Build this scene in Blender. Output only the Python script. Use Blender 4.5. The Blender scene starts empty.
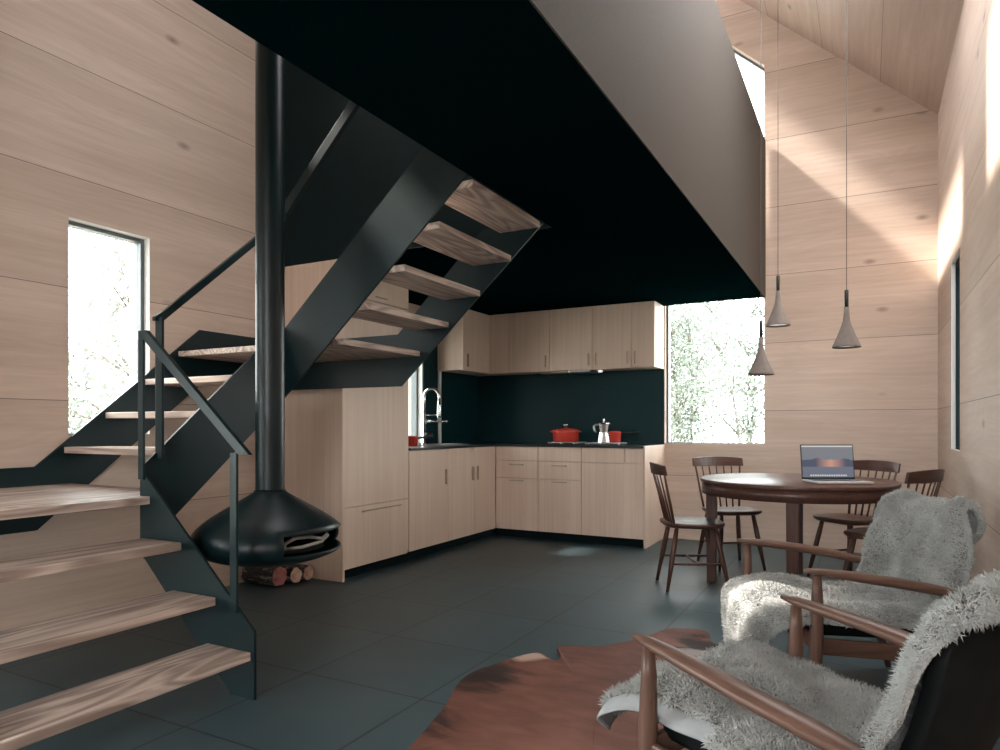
import bpy, bmesh, math, random
import numpy as np
from mathutils import Vector, Matrix
random.seed(7); RNG = np.random.default_rng(7)
SC = bpy.context.scene; COL = SC.collection
PI = math.pi; R = math.radians
# ------------------------------------------------------------------ materials
def new_mat(name):
    m = bpy.data.materials.new(name); m.use_nodes = True
    nt = m.node_tree; b = nt.nodes['Principled BSDF']
    return m, nt, b
def node(nt, t, **kw):
    n = nt.nodes.new(t)
    for k, v in kw.items():
        if k.startswith('i_'): n.inputs[k[2:].replace('_', ' ')].default_value = v
        else: setattr(n, k, v)
    return n
def lk(nt, a, b): nt.links.new(a, b)
def rgba(c): return (c[0], c[1], c[2], 1)
def s2l(r, g, b):
    f = lambda c: (c/255/12.92) if c/255 <= .04045 else ((c/255+.055)/1.055)**2.4
    return (f(r), f(g), f(b))
def coords(nt): return node(nt, 'ShaderNodeTexCoord').outputs['Object']
def ramp(nt, fac, stops):
    r = node(nt, 'ShaderNodeValToRGB'); e = r.color_ramp.elements
    while len(e) < len(stops): e.new(.5)
    for i, (p, c) in enumerate(stops):
        e[i].position = p; e[i].color = rgba(c) if len(c) == 3 else c
    lk(nt, fac, r.inputs['Fac']); return r.outputs['Color']
def mathn(nt, op, a, b=None):
    n = node(nt, 'ShaderNodeMath', operation=op)
    for i, x in enumerate((a, b)):
        if x is None: continue
        if isinstance(x, (int, float)): n.inputs[i].default_value = x
        else: lk(nt, x, n.inputs[i])
    return n.outputs[0]
def mixc(nt, fac, a, b, mode='MIX'):
    n = node(nt, 'ShaderNodeMix', data_type='RGBA', blend_type=mode)
    for key, x in ((0, fac), (6, a), (7, b)):
        if isinstance(x, (int, float)): n.inputs[key].default_value = x
        elif isinstance(x, tuple): n.inputs[key].default_value = rgba(x)
        else: lk(nt, x, n.inputs[key])
    return n.outputs[2]
def bump(nt, b, h, strength=.1, dist=.01):
    n = node(nt, 'ShaderNodeBump'); n.inputs['Strength'].default_value = strength; n.inputs['Distance'].default_value = dist
    lk(nt, h, n.inputs['Height']); lk(nt, n.outputs[0], b.inputs['Normal'])
def plain(name, c, rough=.5, metal=0., spec=.5, nscale=0, nvar=.15, bumps=0., bscale=200):
    m, nt, b = new_mat(name)
    b.inputs['Base Color'].default_value = rgba(c); b.inputs['Roughness'].default_value = rough
    b.inputs['Metallic'].default_value = metal; b.inputs['Specular IOR Level'].default_value = spec
    co = coords(nt)
    if nscale:
        n = node(nt, 'ShaderNodeTexNoise'); n.inputs['Scale'].default_value = nscale; n.inputs['Detail'].default_value = 5
        lk(nt, co, n.inputs['Vector'])
        lk(nt, ramp(nt, n.outputs['Fac'], [(.3, tuple(x*(1-nvar) for x in c)), (.7, tuple(min(1, x*(1+nvar)) for x in c))]), b.inputs['Base Color'])
    if bumps:
        n = node(nt, 'ShaderNodeTexNoise'); n.inputs['Scale'].default_value = bscale; n.inputs['Detail'].default_value = 3
        lk(nt, co, n.inputs['Vector']); bump(nt, b, n.outputs['Fac'], bumps, .002)
    return m
def wood(name, light, dark, grain='y', rough=.5, across=28, along=1.2, cath=.0, knots=.0, knot_c=None, seam=None, seam_off=0., board=.62, bands=.35, knot_scale=1.4):
    """Long-grained wood: noise stretched along the grain axis, cathedral rings, knots, board joints every .62 m on the seam axis."""
    m, nt, b = new_mat(name)
    co = coords(nt); ax = 'xyz'.index(grain)
    sep = node(nt, 'ShaderNodeSeparateXYZ'); lk(nt, co, sep.inputs[0])
    vec = co; rnd = None
    if seam:
        sa = sep.outputs['xyz'.index(seam)]
        q = mathn(nt, 'DIVIDE', mathn(nt, 'ADD', sa, 100*board - seam_off), board)
        idx = mathn(nt, 'FLOOR', q); fr = mathn(nt, 'FRACT', q)
        wn = node(nt, 'ShaderNodeTexWhiteNoise', noise_dimensions='1D'); lk(nt, idx, wn.inputs['W']); rnd = wn.outputs['Value']
        cmb = node(nt, 'ShaderNodeCombineXYZ'); lk(nt, mathn(nt, 'MULTIPLY', rnd, 37.), cmb.inputs[ax])
        va = node(nt, 'ShaderNodeVectorMath', operation='ADD'); lk(nt, co, va.inputs[0]); lk(nt, cmb.outputs[0], va.inputs[1]); vec = va.outputs[0]
    def mapped(al, ac):
        mp = node(nt, 'ShaderNodeMapping'); s = [ac]*3; s[ax] = al; mp.inputs['Scale'].default_value = s
        lk(nt, vec, mp.inputs['Vector']); return mp.outputs[0]
    n1 = node(nt, 'ShaderNodeTexNoise'); n1.inputs['Scale'].default_value = 1; n1.inputs['Detail'].default_value = 7; n1.inputs['Roughness'].default_value = .62; n1.inputs['Distortion'].default_value = .35
    lk(nt, mapped(along, across), n1.inputs['Vector'])
    n2 = node(nt, 'ShaderNodeTexNoise'); n2.inputs['Scale'].default_value = 1; n2.inputs['Detail'].default_value = 3
    lk(nt, mapped(along*.5, across*.14), n2.inputs['Vector'])
    f = mathn(nt, 'ADD', mathn(nt, 'MULTIPLY', n1.outputs['Fac'], 1-bands), mathn(nt, 'MULTIPLY', n2.outputs['Fac'], bands))
    if cath:
        w = node(nt, 'ShaderNodeTexNoise'); w.inputs['Scale'].default_value = 1; w.inputs['Detail'].default_value = 1.5; w.inputs['Distortion'].default_value = .6
        lk(nt, mapped(.8, 6.5), w.inputs['Vector'])
        ring = mathn(nt, 'SINE', mathn(nt, 'MULTIPLY', w.outputs['Fac'], 60.))
        f = mathn(nt, 'ADD', f, mathn(nt, 'MULTIPLY', ring, cath))
    mid = tuple((a+c)/2 for a, c in zip(light, dark))
    col = ramp(nt, f, [(.28, dark), (.5, mid), (.68, light)])
    if knots:
        v = node(nt, 'ShaderNodeTexVoronoi'); v.inputs['Scale'].default_value = 1; v.inputs['Randomness'].default_value = 1
        lk(nt, mapped(knot_scale, knot_scale*2.1), v.inputs['Vector'])
        kf = mathn(nt, 'MULTIPLY', mathn(nt, 'SUBTRACT', 1., mathn(nt, 'MINIMUM', mathn(nt, 'DIVIDE', v.outputs['Distance'], .09), 1.)), knots)
        col = mixc(nt, kf, col, knot_c or tuple(x*.25 for x in dark))
    if seam:
        tone = mathn(nt, 'ADD', mathn(nt, 'MULTIPLY', rnd, .10), .95)
        cm = node(nt, 'ShaderNodeCombineXYZ'); [lk(nt, tone, cm.inputs[i]) for i in range(3)]
        col = mixc(nt, 1., col, cm.outputs[0], 'MULTIPLY')
        d = mathn(nt, 'MINIMUM', fr, mathn(nt, 'SUBTRACT', 1., fr))
        line = mathn(nt, 'LESS_THAN', d, .0032)
        col = mixc(nt, mathn(nt, 'MULTIPLY', line, .8), col, tuple(x*.16 for x in dark))
        bump(nt, b, mathn(nt, 'SUBTRACT', 1., line), .3, .004)
    else:
        bump(nt, b, n1.outputs['Fac'], .12, .002)
    lk(nt, col, b.inputs['Base Color']); b.inputs['Roughness'].default_value = rough; b.inputs['Specular IOR Level'].default_value = .3
    return m
M = {}
OAK_L, OAK_D = (.67, .535, .452), (.49, .372, .30)
M['wall_y'] = wood('oak_boards_along_y', OAK_L, OAK_D, 'y', .6, 34, 1.1, .025, .7, (.13, .07, .05), 'z', bands=.55)
M['wall_x'] = wood('oak_boards_along_x', OAK_L, OAK_D, 'x', .6, 34, 1.1, .025, .7, (.13, .07, .05), 'z', bands=.55)
M['roof'] = wood('oak_boards_ceiling', OAK_L, OAK_D, 'y', .6, 34, 1.1, .025, .7, (.13, .07, .05), 'x', -.35, .45, .55)
M['cab'] = wood('oak_veneer', (.77, .62, .52), (.62, .47, .38), 'z', .5, 55, .9, 0, .12, (.25, .15, .1))
M['tread'] = wood('knotty_pine', (.62, .51, .45), (.27, .20, .17), 'y', .5, 34, 1.3, .15, .95, (.03, .018, .014), knot_scale=2.6)
M['treadx'] = wood('knotty_pine_x', (.62, .51, .45), (.27, .20, .17), 'x', .5, 34, 1.3, .15, .95, (.03, .018, .014), knot_scale=2.6)
M['walnut'] = wood('walnut', (.15, .082, .060), (.062, .032, .023), 'x', .38, 60, 2.2, .05)
M['walnut_v'] = wood('walnut_upright', (.15, .082, .060), (.062, .032, .023), 'z', .38, 60, 2.2, .05)
M['dark_walnut'] = wood('dark_walnut', (.105, .05, .038), (.05, .022, .018), 'y', .33, 50, 2., .03)
M['dark_walnut_v'] = wood('dark_walnut_upright', (.105, .05, .038), (.05, .022, .018), 'z', .33, 50, 2., .03)
M['green'] = plain('dark_green_paint', (.0018, .0125, .0155), .55, 0, .15, 3, .08)
M['green_lit'] = plain('lit_dark_green_paint', (.0022, .028, .034), .42, 0, .25, 3, .06)  # brighter copy of the green paint, light on the splashback put into the colour
M['green_shaded'] = plain('shaded_dark_green_paint', (.0009, .0066, .0082), .85, 0, .0, 3, .08)  # darker copy of the green paint, shade under the loft put into the colour
M['under'] = plain('grey_undercoat', (.19, .19, .185), 1., 0, .0, 60, .2)
M['steel'] = plain('dark_green_lacquered_steel', (.0026, .0155, .019), .38, 0, .32, 4, .06, .03, 400)
M['stove'] = plain('matt_black_steel', (.003, .0125, .0155), .38, 0, .38, 5, .06, .04, 300)
M['soot'] = plain('sooty_steel', (.004, .005, .005), .8)
M['parapet'] = plain('grey_felt_board', (.076, .068, .062), .8, 0, .2, 60, .06)
M['black'] = plain('black_laminate', (.008, .014, .016), .3, 0, .5, 3, .1)
M['plinth'] = plain('black_plinth', (.004, .010, .012), .8, 0, .1)
M['leather'] = plain('black_leather', (.0022, .003, .0035), .6, 0, .12, 8, .15, .12, 260)
M['chrome'] = plain('chrome', (.80, .82, .84), .14, 1.)
M['brushed'] = plain('brushed_steel', (.55, .55, .55), .35, 1., .5, 40, .06)
M['handle'] = plain('bronze_handle', (.40, .32, .26), .45, .3)
M['red'] = plain('red_enamel', (.62, .065, .045), .22, 0, .6, 6, .08)
M['alu'] = plain('cast_aluminium', (.72, .72, .73), .22, 1.)
M['bakelite'] = plain('black_bakelite', (.012, .012, .012), .35)
M['concrete'] = plain('taupe_concrete', (.20, .168, .152), .85, 0, .25, 35, .1, .15, 120)
M['cord'] = plain('grey_cord', (.08, .07, .065), .7)
M['frame'] = plain('grey_window_frame', (.13, .15, .16), .4, 0, .5, 3, .05)
M['white'] = plain('daylight_white', (.75, .75, .74), .5)  # stands in for daylight on the window linings and the trim strip
M['alum_lap'] = plain('silver_aluminium', (.72, .72, .73), .35, .6)
M['hide'] = plain('pale_suede', (.30, .315, .325), .9, 0, .1, 20, .08)
M['drift'] = plain('pale_driftwood', (.32, .30, .28), .8, 0, .2, 30, .2, .2, 60)
M['lens'] = plain('lamp_diffuser', (.75, .74, .72), .4)
M['lens'].node_tree.nodes['Principled BSDF'].inputs['Emission Color'].default_value = (1, .93, .85, 1); M['lens'].node_tree.nodes['Principled BSDF'].inputs['Emission Strength'].default_value = .7
M['trunk'] = plain('grey_bark', (.12, .11, .10), .9, 0, .1, 12, .3, .3, 40)
def leaf_mat(name, c):
    m, nt, b = new_mat(name)
    n = node(nt, 'ShaderNodeTexNoise'); n.inputs['Scale'].default_value = 2.5; lk(nt, coords(nt), n.inputs['Vector'])
    lk(nt, ramp(nt, n.outputs['Fac'], [(.3, tuple(x*.6 for x in c)), (.7, tuple(min(1, x*1.3) for x in c))]), b.inputs['Base Color'])
    b.inputs['Roughness'].default_value = .6; return m
M['leaf'] = leaf_mat('pale_leaves', (.15, .18, .155)); M['leaf2'] = leaf_mat('grey_green_leaves', (.19, .215, .195))
M['grass'] = plain('dry_meadow', (.30, .30, .26), .95, 0, .1, .9, .3)
# floor: slate tiles on a .62 m grid
def floor_mat():
    m, nt, b = new_mat('slate_tiles'); co = coords(nt)
    sep = node(nt, 'ShaderNodeSeparateXYZ'); lk(nt, co, sep.inputs[0]); lines = []; ids = []
    for a, off in ((0, -.96), (1, 2.283)):
        q = mathn(nt, 'DIVIDE', mathn(nt, 'ADD', sep.outputs[a], 62.-off), .62)
        fr = mathn(nt, 'FRACT', q); ids.append(mathn(nt, 'FLOOR', q))
        d = mathn(nt, 'MINIMUM', fr, mathn(nt, 'SUBTRACT', 1., fr)); lines.append(mathn(nt, 'LESS_THAN', d, .0066))
    line = mathn(nt, 'MAXIMUM', *lines)
    wn = node(nt, 'ShaderNodeTexWhiteNoise', noise_dimensions='2D'); cm = node(nt, 'ShaderNodeCombineXYZ')
    lk(nt, ids[0], cm.inputs[0]); lk(nt, ids[1], cm.inputs[1]); lk(nt, cm.outputs[0], wn.inputs['Vector'])
    n = node(nt, 'ShaderNodeTexNoise'); n.inputs['Scale'].default_value = 3; n.inputs['Detail'].default_value = 8; lk(nt, co, n.inputs['Vector'])
    f = mathn(nt, 'ADD', mathn(nt, 'MULTIPLY', n.outputs['Fac'], .7), mathn(nt, 'MULTIPLY', wn.outputs['Value'], .3))
    col = ramp(nt, f, [(.25, (.033, .060, .070)), (.75, (.047, .080, .092))])
    col = mixc(nt, line, col, (.006, .009, .010))
    lk(nt, col, b.inputs['Base Color'])
    n2 = node(nt, 'ShaderNodeTexNoise'); n2.inputs['Scale'].default_value = 220; n2.inputs['Detail'].default_value = 2; lk(nt, co, n2.inputs['Vector'])
    h = mathn(nt, 'SUBTRACT', mathn(nt, 'MULTIPLY', n2.outputs['Fac'], .25), mathn(nt, 'MULTIPLY', line, 1.))
    bump(nt, b, h, .25, .002)
    b.inputs['Roughness'].default_value = .42; b.inputs['Specular IOR Level'].default_value = .45
    return m
M['floor'] = floor_mat()
def glass_mat():
    m = bpy.data.materials.new('window_glass'); m.use_nodes = True; nt = m.node_tree; nt.nodes.clear()
    o = node(nt, 'ShaderNodeOutputMaterial'); t = node(nt, 'ShaderNodeBsdfTransparent'); g = node(nt, 'ShaderNodeBsdfGlossy')
    g.inputs['Roughness'].default_value = .02; t.inputs['Color'].default_value = (.93, .965, .96, 1)
    fr = node(nt, 'ShaderNodeFresnel'); fr.inputs['IOR'].default_value = 1.45
    mx = node(nt, 'ShaderNodeMixShader'); lk(nt, mathn(nt, 'MULTIPLY', fr.outputs[0], .6), mx.inputs[0]); lk(nt, t.outputs[0], mx.inputs[1]); lk(nt, g.outputs[0], mx.inputs[2]); lk(nt, mx.outputs[0], o.inputs[0])
    return m
M['glass'] = glass_mat()
def fleece_mat():
    m, nt, b = new_mat('grey_fleece')
    n = node(nt, 'ShaderNodeTexNoise'); n.inputs['Scale'].default_value = 9; n.inputs['Detail'].default_value = 4; lk(nt, coords(nt), n.inputs['Vector'])
    lk(nt, ramp(nt, n.outputs['Fac'], [(.3, (.27, .275, .265)), (.7, (.45, .455, .44))]), b.inputs['Base Color'])
    b.inputs['Roughness'].default_value = .9; b.inputs['Specular IOR Level'].default_value = .1; return m
M['fleece'] = fleece_mat()
def cowhide_mat():
    m, nt, b = new_mat('brown_cowhide'); co = coords(nt)
    mp = node(nt, 'ShaderNodeMapping'); mp.inputs['Rotation'].default_value = (0, 0, R(58)); mp.inputs['Scale'].default_value = (3.5, 8, 1); lk(nt, co, mp.inputs[0])
    n = node(nt, 'ShaderNodeTexNoise'); n.inputs['Scale'].default_value = 1.3; n.inputs['Detail'].default_value = 8; n.inputs['Distortion'].default_value = .8; lk(nt, mp.outputs[0], n.inputs['Vector'])
    n2 = node(nt, 'ShaderNodeTexNoise'); n2.inputs['Scale'].default_value = 1.7; n2.inputs['Detail'].default_value = 3; lk(nt, co, n2.inputs['Vector'])
    f = mathn(nt, 'ADD', mathn(nt, 'MULTIPLY', n.outputs['Fac'], .45), mathn(nt, 'MULTIPLY', n2.outputs['Fac'], .55))
    col = ramp(nt, f, [(.30, (.06, .024, .017)), (.48, (.125, .050, .035)), (.68, (.20, .088, .064))])
    def spot(p, r, c, amt):
        nonlocal col
        vm = node(nt, 'ShaderNodeVectorMath', operation='DISTANCE'); lk(nt, co, vm.inputs[0]); vm.inputs[1].default_value = p
        k = mathn(nt, 'SUBTRACT', 1., mathn(nt, 'MINIMUM', mathn(nt, 'DIVIDE', mathn(nt, 'ADD', vm.outputs['Value'], mathn(nt, 'MULTIPLY', mathn(nt, 'SUBTRACT', n.outputs['Fac'], .5), r*2.2)), r), 1.))
        k = mathn(nt, 'MINIMUM', mathn(nt, 'MULTIPLY', mathn(nt, 'MAXIMUM', k, 0.), amt), .92)
        col = mixc(nt, k, col, c)
    spot((-1.50, 2.60, .02), .22, (.018, .010, .008), 1.6)
    spot((-1.47, 2.10, .02), .17, (.018, .010, .008), 1.4)
    spot((-.66, 3.45, .02), .17, (.012, .009, .009), 3.)
    spot((-.72, 3.33, .02), .09, (.30, .26, .24), 1.6)
    spot((-1.42, 2.93, .02), .10, (.46, .33, .27), 1.6)
    lk(nt, col, b.inputs['Base Color']); b.inputs['Roughness'].default_value = .6; b.inputs['Specular IOR Level'].default_value = .25
    n3 = node(nt, 'ShaderNodeTexNoise'); n3.inputs['Scale'].default_value = 60; mp2 = node(nt, 'ShaderNodeMapping'); mp2.inputs['Rotation'].default_value = (0, 0, R(58)); mp2.inputs['Scale'].default_value = (1, 5, 1); lk(nt, co, mp2.inputs[0]); lk(nt, mp2.outputs[0], n3.inputs['Vector'])
    bump(nt, b, n3.outputs['Fac'], .35, .004)
    return m
M['cowhide'] = cowhide_mat()
def bark_mat():
    m, nt, b = new_mat('black_bark'); co = coords(nt)
    mp = node(nt, 'ShaderNodeMapping'); mp.inputs['Scale'].default_value = (9, 34, 34); lk(nt, co, mp.inputs[0])
    v = node(nt, 'ShaderNodeTexNoise'); v.inputs['Scale'].default_value = 1; v.inputs['Detail'].default_value = 5; v.inputs['Distortion'].default_value = 1.4; lk(nt, mp.outputs[0], v.inputs['Vector'])
    lk(nt, ramp(nt, v.outputs['Fac'], [(.40, (.012, .012, .013)), (.55, (.05, .045, .04)), (.66, (.36, .33, .30))]), b.inputs['Base Color'])
    bump(nt, b, v.outputs['Fac'], .8, .012); b.inputs['Roughness'].default_value = .9; return m
M['bark'] = bark_mat()
def end_mat(name, c, c2):
    m, nt, b = new_mat(name); co = coords(nt)
    n = node(nt, 'ShaderNodeTexNoise'); n.inputs['Scale'].default_value = 22; n.inputs['Detail'].default_value = 5; lk(nt, co, n.inputs['Vector'])
    lk(nt, ramp(nt, n.outputs['Fac'], [(.35, c2), (.62, c)]), b.inputs['Base Color']); b.inputs['Roughness'].default_value = .85; return m
M['end_red'] = end_mat('reddish_end_grain', (.46, .19, .17), (.26, .09, .085)); M['end_pale'] = end_mat('pale_end_grain', (.70, .52, .42), (.48, .27, .22))
def screen_mat():
    m, nt, b = new_mat('laptop_screen'); uv = node(nt, 'ShaderNodeUVMap').outputs[0]
    sep = node(nt, 'ShaderNodeSeparateXYZ'); lk(nt, uv, sep.inputs[0]); X, Y = sep.outputs[0], sep.outputs[1]
    n = node(nt, 'ShaderNodeTexNoise'); n.inputs['Scale'].default_value = 4; n.inputs['Detail'].default_value = 6; lk(nt, uv, n.inputs['Vector'])
    sky = ramp(nt, Y, [(.0, s2l(105, 112, 125)), (.45, s2l(118, 122, 132)), (1., s2l(122, 124, 128))])
    ridge = mathn(nt, 'ADD', mathn(nt, 'MULTIPLY', n.outputs['Fac'], .42), .36)
    mount = mathn(nt, 'MULTIPLY', mathn(nt, 'LESS_THAN', Y, ridge), mathn(nt, 'GREATER_THAN', Y, .33))
    dx = mathn(nt, 'SUBTRACT', X, .56); glow = mathn(nt, 'SUBTRACT', 1., mathn(nt, 'MINIMUM', mathn(nt, 'MULTIPLY', mathn(nt, 'ABSOLUTE', dx), 3.4), 1.))
    mc = mixc(nt, glow, s2l(66, 72, 92), s2l(205, 150, 130))
    col = mixc(nt, mathn(nt, 'MULTIPLY', mount, .85), sky, mc)
    col = mixc(nt, mathn(nt, 'MULTIPLY', mathn(nt, 'LESS_THAN', Y, .33), .5), col, s2l(96, 100, 116))
    col = mixc(nt, mathn(nt, 'GREATER_THAN', Y, .955), col, s2l(205, 205, 205))
    ic = mathn(nt, 'GREATER_THAN', mathn(nt, 'FRACT', mathn(nt, 'MULTIPLY', X, 22.)), .3)
    dock = mathn(nt, 'MULTIPLY', mathn(nt, 'MULTIPLY', mathn(nt, 'GREATER_THAN', Y, .035), mathn(nt, 'LESS_THAN', Y, .085)), mathn(nt, 'MULTIPLY', mathn(nt, 'GREATER_THAN', X, .14), mathn(nt, 'LESS_THAN', X, .86)))
    col = mixc(nt, mathn(nt, 'MULTIPLY', dock, ic), col, s2l(198, 200, 205))
    b.inputs['Base Color'].default_value = (.01, .01, .01, 1); b.inputs['Roughness'].default_value = .12
    lk(nt, col, b.inputs['Emission Color']); b.inputs['Emission Strength'].default_value = SCREEN
    return m
SCREEN = 1.0
M['screen'] = screen_mat()
# ------------------------------------------------------------------ object helpers
ORG = {}
def props(o, label=None, cat=None, group=None, kind=None):
    if label: o['label'] = label
    if cat: o['category'] = cat
    if group: o['group'] = group
    if kind: o['kind'] = kind
    return o
def thing(name, label, cat, loc=(0, 0, 0), group=None, kind=None):
    o = bpy.data.objects.new(name, None); COL.objects.link(o); o.location = loc; o.empty_display_size = .1
    ORG[o.name] = Vector(loc); return props(o, label, cat, group, kind)
def link_mesh(name, me, mats, parent=None, loc=None):
    o = bpy.data.objects.new(name, me); COL.objects.link(o)
    for m in (mats if isinstance(mats, (list, tuple)) else [mats]): me.materials.append(m)
    if parent is not None:
        o.parent = parent; ORG[o.name] = ORG[parent.name]
    else: ORG[o.name] = Vector(loc or (0, 0, 0)); o.location = ORG[o.name]
    return o
class MB:
    def __init__(s): s.bm = bmesh.new(); s.mi = 0
    def face(s, vs):
        try: f = s.bm.faces.new(vs); f.material_index = s.mi; return f
        except ValueError: return None
    def box(s, x0, x1, y0, y1, z0, z1):
        v = [s.bm.verts.new((x, y, z)) for z in (z0, z1) for y in (y0, y1) for x in (x0, x1)]
        for q in ((0, 2, 3, 1), (4, 5, 7, 6), (0, 1, 5, 4), (1, 3, 7, 5), (3, 2, 6, 7), (2, 0, 4, 6)): s.face([v[i] for i in q])
        return s
    def prism(s, pts, ext):
        """extrude the polygon pts (3-d points) along the vector ext"""
        e = Vector(ext); a = [s.bm.verts.new(p) for p in pts]; b = [s.bm.verts.new(Vector(p)+e) for p in pts]
        s.face(a[::-1]); s.face(b)
        for i in range(len(a)): j = (i+1) % len(a); s.face([a[i], a[j], b[j], b[i]])
        return s
    def tube(s, pts, radii, n=10, flat=1., cap=True, up=None):
        """swept tube; flat squashes the section across 'up'"""
        P = [Vector(p) for p in pts]; rs = radii if isinstance(radii, (list, tuple)) else [radii]*len(P); rings = []
        u = None
        for i, p in enumerate(P):
            t = (P[min(i+1, len(P)-1)]-P[max(i-1, 0)]).normalized()
            if up is not None: ref = Vector(up)
            elif u is None: ref = Vector((0, 0, 1)) if abs(t.z) < .9 else Vector((1, 0, 0))
            else: ref = u
            sd = t.cross(ref).normalized(); u = sd.cross(t).normalized()
            r = rs[i]; ra, rb = (r if isinstance(r, tuple) else (r, r*flat))
            rings.append([s.bm.verts.new(p+sd*math.cos(2*PI*k/n)*ra+u*math.sin(2*PI*k/n)*rb) for k in range(n)])
        for a, b in zip(rings, rings[1:]):
            for k in range(n): s.face([a[k], a[(k+1) % n], b[(k+1) % n], b[k]])
        if cap: s.face(rings[0][::-1]); s.face(rings[-1])
        return s
    def lathe(s, prof, c=(0, 0, 0), n=32, skip=None, sx=1., sy=1., caps=True):
        """profile [(r, z)] turned about the vertical through c; skip(i, k) drops a face"""
        rings = []
        for r, z in prof:
            if r < 1e-5: rings.append([s.bm.verts.new((c[0], c[1], c[2]+z))])
            else: rings.append([s.bm.verts.new((c[0]+r*sx*math.cos(2*PI*k/n), c[1]+r*sy*math.sin(2*PI*k/n), c[2]+z)) for k in range(n)])
        for i, (a, b) in enumerate(zip(rings, rings[1:])):
            for k in range(n):
                if skip and skip(i, k): continue
                j = (k+1) % n
                if len(a) == 1 and len(b) == 1: continue
                if len(a) == 1: s.face([a[0], b[j], b[k]])
                elif len(b) == 1: s.face([a[k], a[j], b[0]])
                else: s.face([a[k], a[j], b[j], b[k]])
        if caps:
            if len(rings[0]) > 1: s.face(rings[0][::-1])
            if len(rings[-1]) > 1: s.face(rings[-1])
        return s
    def slab(s, fn, ub, vb, holes=(), us=(), vs=()):
        """a slab with rectangular holes; fn(u, v, w) -> point, w in 0..1 across the thickness"""
        U = sorted(set([*ub, *us, *[h[0] for h in holes], *[h[1] for h in holes]])); V = sorted(set([*vb, *vs, *[h[2] for h in holes], *[h[3] for h in holes]]))
        vd = {}
        def vt(i, j, w):
            if (i, j, w) not in vd: vd[(i, j, w)] = s.bm.verts.new(fn(U[i], V[j], w))
            return vd[(i, j, w)]
        def solid(i, j):
            if not (0 <= i < len(U)-1 and 0 <= j < len(V)-1): return False
            cu, cv = (U[i]+U[i+1])/2, (V[j]+V[j+1])/2
            return not any(h[0] < cu < h[1] and h[2] < cv < h[3] for h in holes)
        for i in range(len(U)-1):
            for j in range(len(V)-1):
                if not solid(i, j): continue
                c = [(i, j), (i+1, j), (i+1, j+1), (i, j+1)]
                s.face([vt(*q, 0) for q in c]); s.face([vt(*q, 1) for q in c[::-1]])
                for (a, b), (di, dj) in zip(zip(c, c[1:]+c[:1]), ((0, -1), (1, 0), (0, 1), (-1, 0))):
                    if not solid(i+di, j+dj): s.face([vt(*a, 0), vt(*a, 1), vt(*b, 1), vt(*b, 0)])
        return s
    def build(s, name, mat, parent=None, loc=None, smooth=False, bevel=0., sub=0, solid=0., normals=True):
        org = ORG[parent.name] if parent is not None else Vector(loc or (0, 0, 0))
        if normals: bmesh.ops.recalc_face_normals(s.bm, faces=s.bm.faces[:])
        for v in s.bm.verts: v.co -= org
        me = bpy.data.meshes.new(name); s.bm.to_mesh(me); s.bm.free()
        if smooth: me.shade_smooth()
        o = link_mesh(name, me, mat, parent, loc)
        if bevel:
            b = o.modifiers.new('bevel', 'BEVEL'); b.width = bevel; b.segments = 2; b.limit_method = 'ANGLE'; b.angle_limit = R(40)
        if sub:
            b = o.modifiers.new('sub', 'SUBSURF'); b.levels = sub; b.render_levels = sub
        if solid:
            b = o.modifiers.new('solid', 'SOLIDIFY'); b.thickness = solid; b.offset = 0
        return o
def smooth_by_angle(o, deg=35):
    me = o.data; me.shade_smooth(); me.set_sharp_from_angle(angle=R(deg)); return o
def copy_tree(o, parent=None):
    c = o.copy(); COL.objects.link(c); ORG[c.name] = ORG.get(o.name, Vector())
    if parent is not None: c.parent = parent
    for ch in list(o.children): copy_tree(ch, c)
    return c
def bx(name, mat, parent, *a, bevel=.002, **k): return MB().box(*a).build(name, mat, parent, bevel=bevel, **k)
# ------------------------------------------------------------------ room dimensions (metres)
XL, XR, YB, YS = -3.87, .517, 6.70, -3.0
EAVE_R, PITCH, RIDGE_X = 3.67, .90, -2.2
zr = lambda x: EAVE_R+PITCH*(XR-x)
RIDGE_Z = zr(RIDGE_X); EAVE_L = RIDGE_Z-PITCH*(RIDGE_X-XL)
zroof = lambda x: min(zr(x), RIDGE_Z-PITCH*(RIDGE_X-x))
LX0, LX1, LZ0, LZ1, PAR_T, LY0, LYE = -1.65, -.819, 2.28, 2.47, 3.715, -.4, YB-.014
T = .2
# ------------------------------------------------------------------ setting
def structure(o, label, cat): return props(o, label, cat, kind='structure')
structure(MB().box(XL-T, XR+T, YS-T, YB+T, -.12, 0).build('floor', M['floor']), 'dark slate tiled floor laid in a square grid', 'floor')
W1 = (2.20, 2.685, 1.05, 2.25); W3 = (5.12, 5.60, .93, 2.02); WS = (2.22, 2.72, 3.80, 4.45); WL = (-2.6, .85, .35, 2.25)  # the last two openings are unseen, added to let sun and daylight in
structure(MB().slab(lambda u, v, w: (XL-T*w, u, v), (YS-T, YB+T), (0, EAVE_L+.1), [W1, W3, WS, WL]).build('wall_left', M['wall_y']), 'pale oak boarded wall behind the staircase with a tall narrow window', 'wall')
W4 = (5.19, 5.695, .94, 2.235)
structure(MB().slab(lambda u, v, w: (XR+T*w, u, v), (YS-T, YB+T), (0, EAVE_R), [W4]).build('wall_right', M['wall_y']), 'pale oak boarded wall behind the armchairs with a narrow slit window', 'wall')
BX0, BX1, BZ0 = -1.752, -.832, .932
b = MB(); e = (0, T, 0)
b.prism([(XL, YB, 0), (BX0, YB, 0), (BX0, YB, zroof(BX0)), (RIDGE_X, YB, RIDGE_Z), (XL, YB, EAVE_L)], e)
b.prism([(BX0, YB, 0), (BX1, YB, 0), (BX1, YB, BZ0), (BX0, YB, BZ0)], e)
wtop = lambda x: 4.415+PITCH*(BX1-x)
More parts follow.
